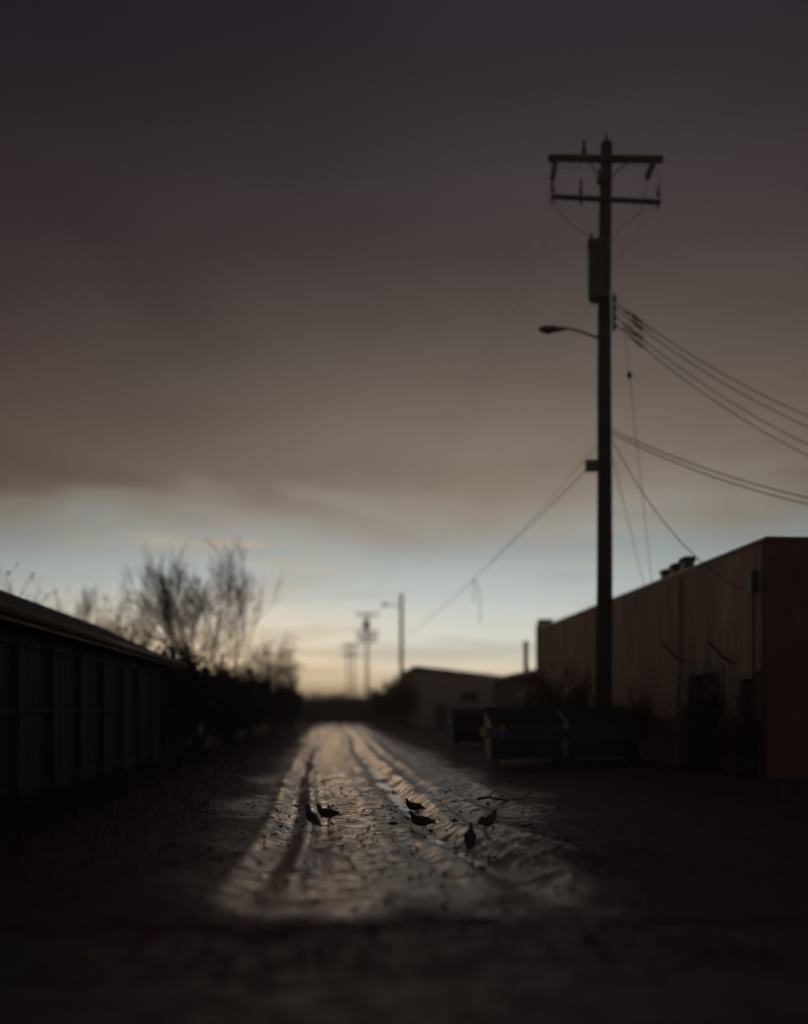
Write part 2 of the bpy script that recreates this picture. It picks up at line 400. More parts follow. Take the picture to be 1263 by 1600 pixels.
# roof vents on the parapet line
vents = [((1042, 902), .34, .26, 'leftmost and smallest of three roof vents on the warehouse parapet'),
         ((1058, 893), .36, .30, 'middle one of three squat roof vents on the warehouse parapet'),
         ((1074, 886), .42, .36, 'rightmost and biggest of three roof vents on the warehouse parapet')]
for (px, py), wd, h, lab in vents:
    p = at_x(px, py, WX+.15); zt = WH+.07
    root = empty('roof_vent', (WX+.15, p.y, zt)); tag(root, lab, 'roof vent', 'vents on the warehouse roof')
    MB().box((-.13,-wd/2+.05,0),(.13,wd/2-.05,h*.65)).build('vent_stack', M['dark_steel'], root)
    MB().prism([(-.18,-wd/2,h*.65+.001),(.18,-wd/2,h*.65+.001),(.12,-wd/2,h),(-.12,-wd/2,h)], (0,wd,0)).build('vent_cowl', M['canopy'], root)

# ------------------------------------------------------------------ lower annex beyond the warehouse, with a flue
AY0 = WY1+.45; AH = 3.55
def annex():
    root = empty('annex_building', (9.3, AY0, 0)); tag(root, 'low lean-to building between the tan warehouse and the grey house', 'building')
    L = 14.0
    MB().prism([(0,0,-.1),(12,0,-.1),(12,0,AH+.8),(0,0,AH-.35)], (0,L,0)).build('wall', M['brick_red'], root)
    rf = MB().prism([(-.35,-.12,AH-.36),(12.2,-.12,AH+.83),(12.2,-.12,AH+.97),(-.35,-.12,AH-.22)], (0,L+.3,0)); rf.build('roof', M['metal_cap'], root)
    dr = MB().box((-.04,4,-.05),(-.003,7,2.5)).build('shutter_door', M['door'], root)
    for k in range(9): MB().box((-.06,4.05,.1+k*.26),(-.041,6.95,.1+k*.26+.2)).build('slat', M['canopy'], dr)
annex()
p = at_y(822, 1040, AY0+5)
fl = empty('flue_pipe', (p.x, p.y, AH-.36+(p.x-9.3+.35)*.095)); tag(fl, 'upright metal flue pipe rising from the low lean-to roof', 'flue')
MB().tube([(0,0,0),(0,0,1.45)], .11, 10).build('pipe', M['dark_steel'], fl, True)
MB().lathe([(.15,1.47),(.16,1.50),(.10,1.62),(.02,1.68)], (0,0,0), 10).build('rain_cap', M['dark_steel'], fl, True)
MB().lathe([(.22,-.02),(.20,.04),(.12,.12)], (0,0,0), 10).build('flashing', M['metal_cap'], fl, True)

# ------------------------------------------------------------------ grey house further along
def far_house():
    a = at_y(657, 1044, 76.0); b = at_y(806, 1063, 76.0)
    X0, X1, z0, z1 = a.x, b.x+1.5, a.z, b.z-.12
    root = empty('grey_house', (X0, 76, 0)); tag(root, 'small grey house with sloping roof and one dark window down the alley', 'house')
    Wd = X1-X0; L = 16
    MB().prism([(.003,0,-.1),(Wd,0,-.1),(Wd,0,z1),(.003,0,z0)], (0,L,0)).build('front_wall', M['house_wall'], root)
    MB().box((-.12,-.003,-.1),(0,L,z0-.01)).build('alley_wall', M['house_side'], root)
    MB().prism([(-.45,-.35,z0+.03),(Wd+.4,-.35,z1-.03),(Wd+.4,-.35,z1+.13),(-.45,-.35,z0+.19)], (0,L+.7,0)).build('roof', M['roofing'], root)
    q0 = at_y(721, 1081, 76); q1 = at_y(748, 1097, 76); x0, x1 = q0.x-X0, q1.x-X0
    wn = MB().box((x0,-.04,q1.z),(x1,-.003,q0.z)).build('window', M['frame'], root)
    xm = (x0+x1)/2
    for xa, xb in ((x0+.06, xm-.03), (xm+.03, x1-.06)): MB().box((xa,-.06,q1.z+.06),(xb,-.041,q0.z-.06)).build('pane', M['glass'], wn)
    MB().box((x0-.1,-.12,q1.z-.08),(x1+.1,-.003,q1.z-.001)).build('sill', M['frame'], wn)
    dx = at_y(690, HY, 76).x-X0
    d = MB().box((dx-.45,-.05,-.05),(dx+.45,-.003,2.05)).build('door', M['door'], root)
    MB().tube([(dx+.3,-.051,1),(dx+.3,-.10,1),(dx+.2,-.10,1)], .015, 6).build('handle', M['steel'], d)
far_house()

# ------------------------------------------------------------------ long dark shed on the left
def shed():
    EX, EZ, RX, RZ = -4.5, 2.86, -6.6, 3.83
    Y0, Y1 = 8.5, 27.8
    root = empty('long_shed', (EX, Y0, 0)); tag(root, 'long dark boarded shed with shallow roof along the left of the alley', 'shed')
    L = Y1-Y0; ez = EZ; rx = RX-EX
    MB().prism([(-.12,0,-.15),(-4.2,0,-.15),(-4.2,0,ez-.08),(rx,0,RZ-.12),(-.12,0,ez-.10)], (0,L,0)).build('wall', M['board'], root)
    def rz_(x): return ez+.06+(RZ-ez)*(x/rx)
    MB().prism([(.28,-.3,rz_(.28)-.06),(rx,-.3,RZ),(rx,-.3,RZ+.07),(.28,-.3,rz_(.28)+.01)], (0,L+.5,0)).build('roof', M['roofing'], root)
    MB().prism([(rx-.001,-.3,RZ),(2*rx-.28,-.3,rz_(.28)-.06),(2*rx-.28,-.3,rz_(.28)+.01),(rx-.001,-.3,RZ+.07)], (0,L+.5,0)).build('roof', M['roofing'], root)
    MB().box((.285,-.3,ez-.20),(.33,L+.2,ez+.0)).build('fascia_board', M['fascia'], root)
    gt = MB().tube([(.39,-.3,ez-.08),(.39,L+.2,ez-.10)], .055, 8); gt.build('gutter', M['fascia'], root, True)
    bd = None; n = int(L/.285)
    for k in range(n):
        if bd is None:
            bd = bevel(MB().box((-.119,0,-.1),(-.085,.272,ez-.12)).build('board', M['board'], root), .006, 1); b = bd
        else:
            b = bd.copy(); COL.objects.link(b)
        b.location = (rnd.uniform(-.004,.006), .02+k*.285, rnd.uniform(-.02,.02))
    ps = None; y = .6
    while y < L:
        if ps is None: ps = bevel(MB().box((-.078,0,-.1),(.02,.11,ez-.12)).build('post', M['post'], root), .008, 1); q = ps
        else: q = ps.copy(); COL.objects.link(q)
        q.location = (0, y, 0); y += 1.75
    for zz in (.35, 1.45, 2.45):
        MB().box((-.0775,.0,zz),(-.03,L,zz+.10)).build('rail', M['board'], root)
shed()

# ------------------------------------------------------------------ poles
def insulator(mb, p, h=.16, r=.05):
    mb.lathe([(.014,-.10),(.014,0),(r*.9,.005),(r,.03),(r*.6,.05),(r*.95,.06),(r*.9,.09),(r*.5,.10),(r*.55,h),(r*.2,h+.01)], p, 10)
PD = 26.4
PB = at_d(941, HY, PD); PX, PY = PB.x, PB.y
def pz(py): return at_d(941, py, PD).z
def pole_pt(px, py, dep=0.0):
    v = at_d(px, py, PD+dep); return v
def main_pole():
    root = empty('utility_pole', (PX, PY, 0))
    tag(root, 'tall dark wooden utility pole with crossarms, transformer and lamp arm beside the warehouse', 'utility pole')
    o = Vector((PX, PY, 0))
    loc = lambda px, py, dep=0.0: pole_pt(px, py, dep) - o
    top = loc(948.5, 224)
    pts = [(0,0,-.3)] + [tuple(Vector((top.x*q + .035*math.sin(q*6), top.y*q, top.z*q))) for q in (0,.15,.3,.45,.6,.75,.9,1)]
    MB().tube(pts, [.235,.23,.222,.212,.2,.19,.178,.165,.155], 16).build('shaft', M['pole'], root, True)
    # upper crossarm
    a, b = loc(857, 247, -.22), loc(1036, 249, -.22)
    up = bevel(MB().prism([a+Vector((0,-.06,-.085)), a+Vector((0,.06,-.085)), a+Vector((0,.06,.085)), a+Vector((0,-.06,.085))], b-a).build('crossarm', M['timber'], root), .01, 1)
    for sgn, px in ((-1, 918), (1, 985)):
        MB().tube([loc(px, 250, -.30), loc(945+4*sgn, 281, -.18)], .017, 6).build('brace', M['dark_steel'], up)
    # lower, thinner arm
    a2, b2 = loc(862, 307, -.20), loc(1032, 316, -.20)
    lo = MB().prism([a2+Vector((0,-.045,-.055)), a2+Vector((0,.045,-.055)), a2+Vector((0,.045,.055)), a2+Vector((0,-.045,.055))], b2-a2).build('crossarm', M['timber'], root)
    def ins(px, py, par, h, r):
        m = MB(); insulator(m, loc(px, py, -.22), h, r); m.build('insulator', M['porcelain'], par, True)
    ins(913, 240, up, .34, .085); ins(948, 222, root, .20, .06)
    for px, py, h in ((863, 300, .28), (908, 304, .40), (1029, 308, .30)): ins(px, py, lo, h, .06)
    for px, py in ((863, 312), (908, 314), (1029, 320)):
        MB().tube([loc(px, py-2, -.22), loc(px, py+7, -.22)], .03, 8).build('pin_bolt', M['dark_steel'], lo)
    # fused cutouts hanging below the upper arm
    for (x0,y0,x1,y1) in ((868,252,863,282), (1021,254,1011,280), (941,262,936,288)):
        p0, p1 = loc(x0,y0,-.3), loc(x1,y1,-.34); d = p1-p0
        m = MB(); m.tube([p0, p0+d*.12, p0+d*.14, p0+d*.3, p0+d*.33, p0+d*.5, p0+d*.53, p0+d*.72, p0+d*.75, p0+d*.95, p1], [.04,.045,.085,.085,.06,.095,.06,.095,.06,.085,.04], 10)
        c = m.build('fuse_cutout', M['porcelain'], up, True)
        MB().tube([p0+Vector((0,-.02,0)), p0+Vector((-.02,-.16,-.03)), p1+Vector((-.02,-.14,.03)), p1], .017, 6).build('fuse_tube', M['steel'], c)
    # transformer can
    tp = loc(940, 470, -.42)
    th = loc(940, 372, -.42).z - tp.z
    c0 = Vector((tp.x-.06, tp.y, tp.z))
    tr = MB().lathe([(.05,0),(.27,.01),(.30,.05),(.30,th*.86),(.325,th*.865),(.325,th*.9),(.29,th*.93),(.10,th*.99),(.02,th)], c0, 20).build('transformer', M['tank'], root, True)
    for dx, dy in ((-.22,-.05),(.18,-.12)):
        m = MB(); p = c0+Vector((dx,dy,th*.9)); m.tube([p+Vector((0,0,h)) for h in (0,.04,.05,.10,.11,.16,.17,.22,.26)], [.03,.03,.06,.06,.035,.055,.035,.05,.015], 8); m.build('bushing', M['porcelain'], tr, True)
    for zz in (.25, .8): MB().box((c0.x-.05, c0.y+.2, c0.z+th*zz-.04), (c0.x+.09, c0.y+.46, c0.z+th*zz+.04)).build('mounting_bracket', M['dark_steel'], tr)
    m = MB(); 
    for k in range(7):
        a = PI+ (k-3)*.30; p = c0+Vector((.302*math.sin(a), .302*math.cos(a), 0)); m.box((p.x-.012,p.y-.03,c0.z+.2),(p.x+.012,p.y+.01,c0.z+th*.75))
    m.build('cooling_fin', M['tank'], tr)
    # arrester on the left of the can
    m = MB(); q = loc(921, 392, -.3); m.tube([q+Vector((0,0,h)) for h in (-.1,0,.02,.09,.1,.17,.18,.25,.34)], [.02,.03,.06,.06,.035,.06,.035,.05,.015], 8); m.tube([q, q+Vector((.35,.1,-.05))], .02, 6); m.build('surge_arrester', M['porcelain'], root, True)
    # jumper leads
    for (pp) in (((868,284),(868,318),(888,345),(921,368)), ((1011,282),(1002,330),(975,350),(955,374)), ((913,236),(905,262),(863,256)), ((1029,300),(1033,275),(1024,256))):
        P = [loc(x,y,-.35) for x,y in pp]; P2 = []
        for i in range(len(P)-1):
            for k in range(4):
                u = k/4; P2.append(P[i].lerp(P[i+1], u) + Vector((0,0,-.05*math.sin(PI*u))))
        MB().tube(P2+[P[-1]], .008, 5).build('jumper_lead', M['cable'], root, True)
    # street lamp arm
    arm = [loc(x,y,dp) for x,y,dp in ((941,530,-.15),(926,525,-.35),(905,517,-.55),(885,513,-.7),(868,511.5,-.8))]
    am = MB().tube(arm, [.035,.034,.032,.03,.03], 8).build('lamp_arm', M['dark_steel'], root, True)
    h0, h1 = loc(886,512,-.7), loc(842,517,-.95); d = (h1-h0); pr = [(0,.04),(.12,.07),(.3,.10),(.55,.15),(.78,.15),(.93,.10),(1,.03)]
    hd = MB().tube([h0+d*u for u,_ in pr], [r for _,r in pr], 12)
    hd.v = [(v[0], v[1], (h0+d*.5).z + (v[2]-(h0+d*.5).z)*.62) for v in hd.v]
    hd.build('lamp_head', M['tank'], am, True)
    MB().lathe([(.02,-.12),(.08,-.10),(.11,-.04),(.115,.02)], h0+d*.68, 12).build('lamp_lens', M['glass'], am, True)
    MB().tube([loc(938,540,-.2), loc(936,522,-.2)], .05, 6).build('arm_plate', M['dark_steel'], am)
    # low terminal box, rack of service spools and bolts
    q = loc(925,727,-.18); MB().box((q.x-.16,q.y-.1,q.z-.16),(q.x+.14,q.y+.1,q.z+.13)).build('terminal_box', M['tank'], root)
    q = loc(921,724,-.1); MB().tube([q+Vector((-.12,0,.02)), q+Vector((.2,0,-.02))], .03, 6).build('cable_clamp', M['dark_steel'], root)
    rk = MB().box((loc(957,0).x-.02, -.20, pz(520)), (loc(957,0).x+.03, -.12, pz(462))).build('service_rack', M['dark_steel'], root)
    for py in (468, 482, 496, 510):
        s_ = loc(962, py, -.18); MB().lathe([(.03,-.05),(.055,-.045),(.03,-.01),(.03,.01),(.055,.045),(.03,.05)], s_, 10).build('spool', M['porcelain'], rk, True)
    g_ = MB().tube([(.02,-.245,.02),(.02,-.235,2.6)], .022, 6).build('cable_guard', M['dark_steel'], root)
main_pole()

def wire(name, a, b, sag, rad, label, cat='wire', group=None, n=26, extra=None):
    a, b = Vector(a), Vector(b); pts = []
    for i in range(n+1):
        u = i/n; p = a.lerp(b, u); p.z -= sag*4*u*(1-u); pts.append(p)
    m = MB(); m.tube(pts, rad, 5)
    if extra: extra(m, pts)
    o = m.build(name, M['cable'], None, True); tag(o, label, cat, group); return o
# far poles --------------------------------------------------------------
def small_pole(px, pytop, d, label, arms, trafo=None, r=.15):
    b = at_d(px, HY, d); H = at_d(px, pytop, d).z; root = empty('utility_pole', (b.x, b.y, 0))
    tag(root, label, 'utility pole', 'utility poles far down the alley')
    MB().tube([(0,0,-.3),(0,0,H*.5),(0,0,H)], [r*1.2,r,r*.75], 10).build('shaft', M['pole'], root, True)
    for py, wd in arms:
        z = at_d(px, py, d).z; w = wd/2*d/F
        c = MB().box((-w,-.24,z-.10),(w,-.12,z+.10)).build('crossarm', M['timber'], root)
        for u in (-.92,-.45,.45,.92):
            m = MB(); insulator(m, (w*u,-.18,z+.19), .2, .07); m.build('insulator', M['porcelain'], c, True)
    if trafo:
        z = at_d(px, trafo, d).z
        tr = MB().lathe([(.05,-.6),(.36,-.58),(.38,-.5),(.38,.42),(.40,.44),(.33,.52),(.05,.6)], (-.12,-.52,z), 14).build('transformer', M['tank'], root, True)
        for dx in (-.2,.2):
            MB().tube([(-.12+dx,-.5,z+.4),(-.12+dx,-.5,z+.8)], [.05,.02], 6).build('bushing', M['porcelain'], tr, True)
    return b, H
P1, H1 = small_pole(574, 957, 112, 'utility pole with four crossarms and a transformer far down the alley', ((961,34),(989,34),(996,32),(1002,30)), 977)
P2, H2 = small_pole(552.5, 1004, 158, 'slim utility pole with short crossarms, right one of the farthest pair', ((1009,26),(1024,22)))
P3, H3 = small_pole(543.5, 1004, 168, 'slim utility pole with short crossarms, left one of the farthest pair', ((1010,24),(1023,22)))
# street lamp standing over the grey house
def far_lamp():
    d = 86; b = at_d(627.5, HY, d); H = at_d(627.5, 928, d).z
    root = empty('street_lamp', (b.x, b.y, 0)); tag(root, 'plain pole with one short lamp arm beside the grey house', 'street lamp')
    MB().tube([(0,0,-.3),(0,0,H)], [.20,.15], 10).build('shaft', M['pole'], root, True)
    z = at_d(600, 946, d).z; w = 30*d/F
    am = MB().tube([(-.1,0,z-.15),(-.6,-.1,z),(-w*.7,-.2,z+.03)], .045, 6).build('lamp_arm', M['dark_steel'], root, True)
    hd = MB().tube([(-w*.66,-.2,z+.03),(-w*.8,-.22,z+.03),(-w*.95,-.25,z+.02),(-w*1.08,-.27,z+.0)], [.05,.13,.14,.04], 8).build('lamp_head', M['tank'], am, True)
    return b, H
PL, HL = far_lamp()

# wires -------------------------------------------------------------------
wtop = lambda px, py, dep=-.22: pole_pt(px, py, dep)
zA = at_d(574, 961, 112).z
for (px, py, u, lab) in ((863,298,-1.1,'thin overhead line from left end of the lower crossarm down the alley'),
                         (913,236,-.4,'thin overhead line from the tall insulator on the upper crossarm down the alley'),
                         (1029,306,1.1,'thin overhead line from right end of the lower crossarm down the alley')):
    a = wtop(px, py); b = Vector((P1.x+u, P1.y-.18, zA+.3)); wire('overhead_line', a, b, 1.4, .0036, lab, 'wire', 'overhead lines down the alley')
# telephone cable along the alley, with a dangling broken end
tel_a = wtop(921, 730, -.15); tel_b = Vector((PL.x, PL.y, at_d(627, 1003, 86).z))
wire('telephone_cable', tel_a, tel_b, .25, .012, 'dark cable from low box on the large pole to the far street lamp', 'cable')
tp_ = tel_a.lerp(tel_b, 0.0)
for u in np.linspace(0,1,400):
    q = tel_a.lerp(tel_b, float(u)); q.z -= .25*4*u*(1-u); rel = q-Vector((0,0,CAMH)); dep = rel.dot(FW)
    if CX + F*rel.dot(RT)/dep <= 741: tp_ = q; break
m = MB(); s_ = (tp_-Vector((0,0,CAMH))).dot(FW)/F
m.tube([tp_+Vector((0,0,.03)), tp_+Vector((.0,0,-.5)), tp_+Vector((.02,0,-36*s_))], .016, 5)
m.tube([tp_+Vector((0,0,.02)), tp_+Vector((4*s_,0,-6*s_)), tp_+Vector((9*s_,0,-18*s_)), tp_+Vector((10*s_,0,-45*s_)), tp_+Vector((10*s_,0,-68*s_))], .018, 5)
tag(m.build('dangling_cable', M['cable'], None, True), 'broken cable end hanging in two strands from the telephone cable', 'cable')
tb = wtop(915, 742, -.15); wire('telephone_cable', Vector((PX-.2,PY-.1,pz(700))), Vector((PL.x+.1, PL.y, at_d(627, 985, 86).z)), .9, .007, 'thinner sagging cable just above the dark telephone cable', 'cable')
# service drops to the right
ends = [((1263,650),475), ((1263,667),484), ((1263,695),497), ((1263,712),508)]
labs = ['topmost of four service cables sagging right from the pole', 'second from the top of four service cables sagging right from the pole',
        'third from the top of four service cables sagging right from the pole', 'lowest of four service cables sagging right from the pole']
for k, (((ex,ey), py), lab) in enumerate(zip(ends, labs)):
    a = wtop(964, py, -.18)
    mid = at_d(ex, ey, 25.6)                        # where it leaves the picture
    pts = None
    X2 = 20.0; u = (mid.x-a.x)/(X2-a.x); sag = 1.35 + .08*k
    zb = (mid.z + sag*4*u*(1-u) - a.z*(1-u))/u
    b = Vector((X2, a.y + (mid.y-a.y)/u, zb))
    def loops(mm, P, a=a, k=k):
        rg = random.Random(40+k)
        for j in range(3):     # untidy splice tails beside the rack
            o = P[0].lerp(P[1], rg.uniform(.2,1.0)); pts = [o]
            for q in range(5): pts.append(pts[-1] + Vector((rg.uniform(-.04,.17), rg.uniform(-.05,.05), rg.uniform(-.13,.07))))
            mm.tube(pts, .010, 5)
        mm.tube([P[1], P[1].lerp(P[2],.6)], .032, 6)
    wire('service_cable', a, b, sag, .013, lab, 'cable', 'service cables to the right', 30, loops)
    SX = (b, )
    if k == 0: mast_top = b
# service mast on the warehouse roof that takes the four cables
mb_ = MB(); mx, my = mast_top.x+.12, mast_top.y
mr = empty('service_mast', (mx, my, WH-.2)); tag(mr, 'steel mast on the warehouse roof that receives the service cables', 'mast')
MB().tube([(0,0,0),(0,0,mast_top.z-WH+.5)], .07, 10).build('mast_pipe', M['steel'], mr, True)
MB().lathe([(.2,0),(.2,.03),(.08,.06)], (0,0,.001), 10).build('mast_foot', M['steel'], mr, True)
for k, ey in enumerate((778, 788)):
    a = wtop(957, 672+6*k, -.2); mid = at_d(1263, ey, 23.0); X2 = 18.0; u = (mid.x-a.x)/(X2-a.x); sag = 1.25+.1*k
    zb = (mid.z + sag*4*u*(1-u) - a.z*(1-u))/u
    wire('service_cable', a, Vector((X2, a.y+(mid.y-a.y)/u, zb)), sag, .014, ['upper','lower'][k]+' of the two lower cables leaving the pole to the right', 'cable', 'low cables to the right')
wire('drop_wire', wtop(958, 690, -.1), at_x(1160, 921, WX-.02), .55, .012, 'slanting drop wire from the pole to the warehouse wall', 'cable')
wire('guy_wire', wtop(958, 715, 0), Vector((WX+.1, at_x(1003, 905, WX).y, WH+.05)), .05, .008, 'thin short wire from mid pole to the warehouse parapet', 'wire')
def blob(mm, P):
    q = P[5]; mm.lathe([(.01,-.09),(.07,-.05),(.08,.02),(.03,.09)], q, 8)
wire('stay_wire', wtop(975, 500, -.1), Vector((WX+.1, at_x(1014, 905, WX).y, WH+.05)), .10, .008, 'thin near-vertical wire with small weight beside the pole', 'wire', None, 26, blob)

# ------------------------------------------------------------------ dumpsters
def dumpster(px0, px1, pyb, label, body_m, sticker=False, seed=0):
    c = at_z((px0+px1)/2, pyb); d = (c-Vector((0,0,CAMH))).dot(FW)
    w = (px1-px0)/F*d; D = 1.35; H = 1.30
    root = empty('dumpster', (c.x, c.y+.05, gz(c.x, c.y)), -YAW*.6 + R((seed-1)*2.0)); tag(root, label, 'dumpster', 'dumpsters below the large pole')
    # body: front lower than the back, sides tapered below
    hw = w/2; zb = .16
    prof = [(0, zb), (-.06, .62), (-.06, 1.08), (D+.04, 1.42), (D+.04, .62), (D-.06, zb)]   # (y, z) outline of the side
    m = MB(); m.prism([(-hw, y, z) for y, z in prof], (w, 0, 0)); body = bevel(m.build('body', body_m, root), .025, 2)
    rim = MB(); rim.box((-hw-.03,-.10,1.03),(hw+.03,-.061,1.10)); rim.build('front_rim', body_m, root)
    for k in range(5):
        x = -hw + w*(k+.5)/5; MB().box((x-.035,-.115,.64),(x+.035,-.0605,1.02)).build('stiffening_rib', body_m, body)
    for sx in (-1, 1):
        # lifting pockets and side ribs
        pk = MB().box((sx*(hw+.003), .25, .72), (sx*(hw+.13), D-.15, .76)).box((sx*(hw+.003), .25, .90), (sx*(hw+.13), D-.15, .94)).box((sx*(hw+.10), .25, .761), (sx*(hw+.13), D-.15, .899))
        pk.build('fork_pocket', body_m, root)
        # lid halves, hinged at the back, sagging a little
        x0, x1 = (0.02, hw+.04) if sx > 0 else (-hw-.04, -.02)
        zt0, zt1 = 1.10, 1.46
        L = MB(); nx, ny = 6, 6; vs = []; fs = []
        for j in range(ny+1):
            for i in range(nx+1):
                u, v = i/nx, j/ny; sg = .045*math.sin(PI*u)*math.sin(PI*min(1, v+.15)) * (1 if (seed+sx) % 2 else .5)
                vs.append((x0+(x1-x0)*u, -.14+(D+.20)*v, zt0+(zt1-zt0)*v - sg + (.03 if i in (1,3,5) else 0)))
        n0 = len(vs); vs += [(x, y, z-.025) for x, y, z in vs]
        q = lambda i, j, o=0: o + j*(nx+1)+i
        for j in range(ny):
            for i in range(nx):
                fs.append((q(i,j),q(i+1,j),q(i+1,j+1),q(i,j+1))); fs.append((q(i,j,n0),q(i,j+1,n0),q(i+1,j+1,n0),q(i+1,j,n0)))
        for i in range(nx): fs.append((q(i,0),q(i,0,n0),q(i+1,0,n0),q(i+1,0))); fs.append((q(i,ny),q(i+1,ny),q(i+1,ny,n0),q(i,ny,n0)))
        for j in range(ny): fs.append((q(0,j),q(0,j+1),q(0,j+1,n0),q(0,j,n0))); fs.append((q(nx,j),q(nx,j,n0),q(nx,j+1,n0),q(nx,j+1)))
        L.add(vs, fs); lid = L.build('lid', M['lid'], root)
        MB().tube([(x0+.25*(x1-x0),-.15,zt0-.01),(x0+.3*(x1-x0),-.19,zt0-.01),(x0+.7*(x1-x0),-.19,zt0-.01),(x0+.75*(x1-x0),-.15,zt0-.01)], .014, 6).build('lid_handle', M['lid'], lid)
        for yy in (.12, D-.16):
            wl = MB().lathe([(.02,-.03),(.08,-.03),(.085,0),(.08,.03),(.02,.03)], (sx*(hw-.16), yy, .08), 12, (1,0,0)).build('caster', M['rubber'], root, True)
            MB().box((sx*(hw-.16)-.05, yy-.035, .09),(sx*(hw-.16)-.036, yy+.035, zb)).box((sx*(hw-.16)+.036, yy-.035, .09),(sx*(hw-.16)+.05, yy+.035, zb)).build('caster_fork', M['steel'], wl)
    MB().tube([(-hw-.06,D+.02,1.44),(hw+.06,D+.02,1.44)], .022, 8).build('hinge_rod', M['steel'], root)
    MB().box((-hw+.3,-.055,.145),(hw-.3,-.02,.20)).build('bottom_skid', M['steel'], root)
    if sticker:
        MB().box((-hw+.07,-.066,.68),(-hw+.30,-.0605,.92)).build('blue_sticker', M['st_blue'], root)
        MB().box((-hw+.18,-.070,.90),(-hw+.33,-.0665,1.02)).build('orange_sticker', M['st_orange'], root)
    return root
dumpster(707, 762, 1172, 'dark dumpster standing alone, farthest back of the dumpsters', M['bin_black'], False, 0)
dumpster(768, 880, 1205, 'dark blue dumpster with a blue and orange sticker on its front', M['bin_blue'], True, 1)
dumpster(889, 1000, 1203, 'dark green dumpster nearest the warehouse wall', M['bin_green'], False, 2)

# ------------------------------------------------------------------ trees and shrubs
def grow(mb_trunk, mb_twig, p, d, length, rad, level, rng, spread, up, lean, minrad=.004, maxlev=5, fork=3):
    n = 5 if level < 3 else 3
    pts = [p.copy()]; rads = [rad]; q = p.copy(); dd = d.copy()
    for i in range(n):
        dd = (dd + Vector((rng.uniform(-1,1), rng.uniform(-1,1), rng.uniform(-.6,.8)))*.13 + Vector((lean[0], lean[1], up))*.05).normalized()
        q = q + dd*(length/n); pts.append(q.copy()); rads.append(max(minrad, rad*(1-.55*(i+1)/n)))
    (mb_trunk if level < 1 else mb_twig).tube(pts, rads, 8 if level == 0 else (5 if level < 3 else 3), cap=False)
    if level >= maxlev: return
    k = int(fork) + (1 if rng.random() < fork-int(fork) else 0)
    for j in range(k):
        u = rng.uniform(.35, 1.0) if j else 1.0
        i = min(n, max(1, int(round(u*n)))); base = pts[i]; br = rads[i]
        ang = rng.uniform(.25, 1)*spread; az = rng.uniform(0, 2*PI)
        ax = dd.orthogonal().normalized(); ax.rotate(Matrix.Rotation(az, 3, dd))
        nd = dd.copy(); nd.rotate(Matrix.Rotation(ang, 3, ax))
        grow(mb_trunk, mb_twig, base, nd, length*rng.uniform(.58,.82), max(minrad, br*rng.uniform(.55,.8)), level+1, rng, spread, up, lean, minrad, maxlev, fork)
def bare_tree(loc, h, label, seed, stems=1, spread=.6, up=.6, lean=(0,0), levels=5, rad=.12, fork=3, group=None, first=.30, minrad=.0065, reach=None):
    rng = random.Random(seed); tr, tw = MB(), MB()
    for s in range(stems):
        a = 2*PI*s/max(1,stems) + rng.random(); tilt = (.0 if stems == 1 else rng.uniform(.12,.34))
        d = Vector((math.cos(a)*tilt+lean[0]*.3, math.sin(a)*tilt+lean[1]*.3, 1)).normalized()
        grow(tr, tw, Vector((math.cos(a)*.12*(stems>1), math.sin(a)*.12*(stems>1), -.15)), d, h*first*rng.uniform(.85,1.15), rad*(1 if stems==1 else .75), 0, rng, spread, up, lean, minrad, levels, fork)
    zs = max(v[2] for v in tw.v); k = h/zs
    lim = reach or h
    for mb in (tr, tw): mb.v = [(lim*math.tanh(x*k/lim), lim*math.tanh(y*k/lim), z*k) for x, y, z in mb.v]
    root = empty('bare_tree', loc); tag(root, label, 'tree', group)
    tr.build('trunk', M['bark'], root, True); tw.build('crown', M['twig'], root, True)
    return root
def ground_at(px, d): p = at_d(px, HY, d); p.z = gz(p.x, p.y)-.03 if p.y < 125 else -.1; return p
def hgt(py, d): return (HY-py)/F*d + CAMH
d = 36
bare_tree(ground_at(308, d), hgt(828, d), 'large bare tree leaning left over the shed roof', 11, 3, .72, .38, (-.10,0), 5, .14, 3.4, 'bare trees beside the alley', .28, .0065, 3.4)
bare_tree(ground_at(352, d+2), hgt(838, d+2), 'upright bare tree just right of the leaning one', 23, 3, .58, .8, (.16,0), 5, .11, 2.9, 'bare trees beside the alley', .30, .0065, 2.6)
bare_tree(ground_at(118, 44), hgt(914, 44), 'bare treetop showing above the shed roof, leftmost of all trees', 31, 2, .7, .4, (0,0), 5, .09, 3.4, 'bare trees behind the shed')
bare_tree(ground_at(188, 48), hgt(945, 48), 'low bare treetop above the shed roof, next to the leaning tree', 37, 3, .75, .4, (0,0), 5, .07, 3.4, 'bare trees behind the shed')

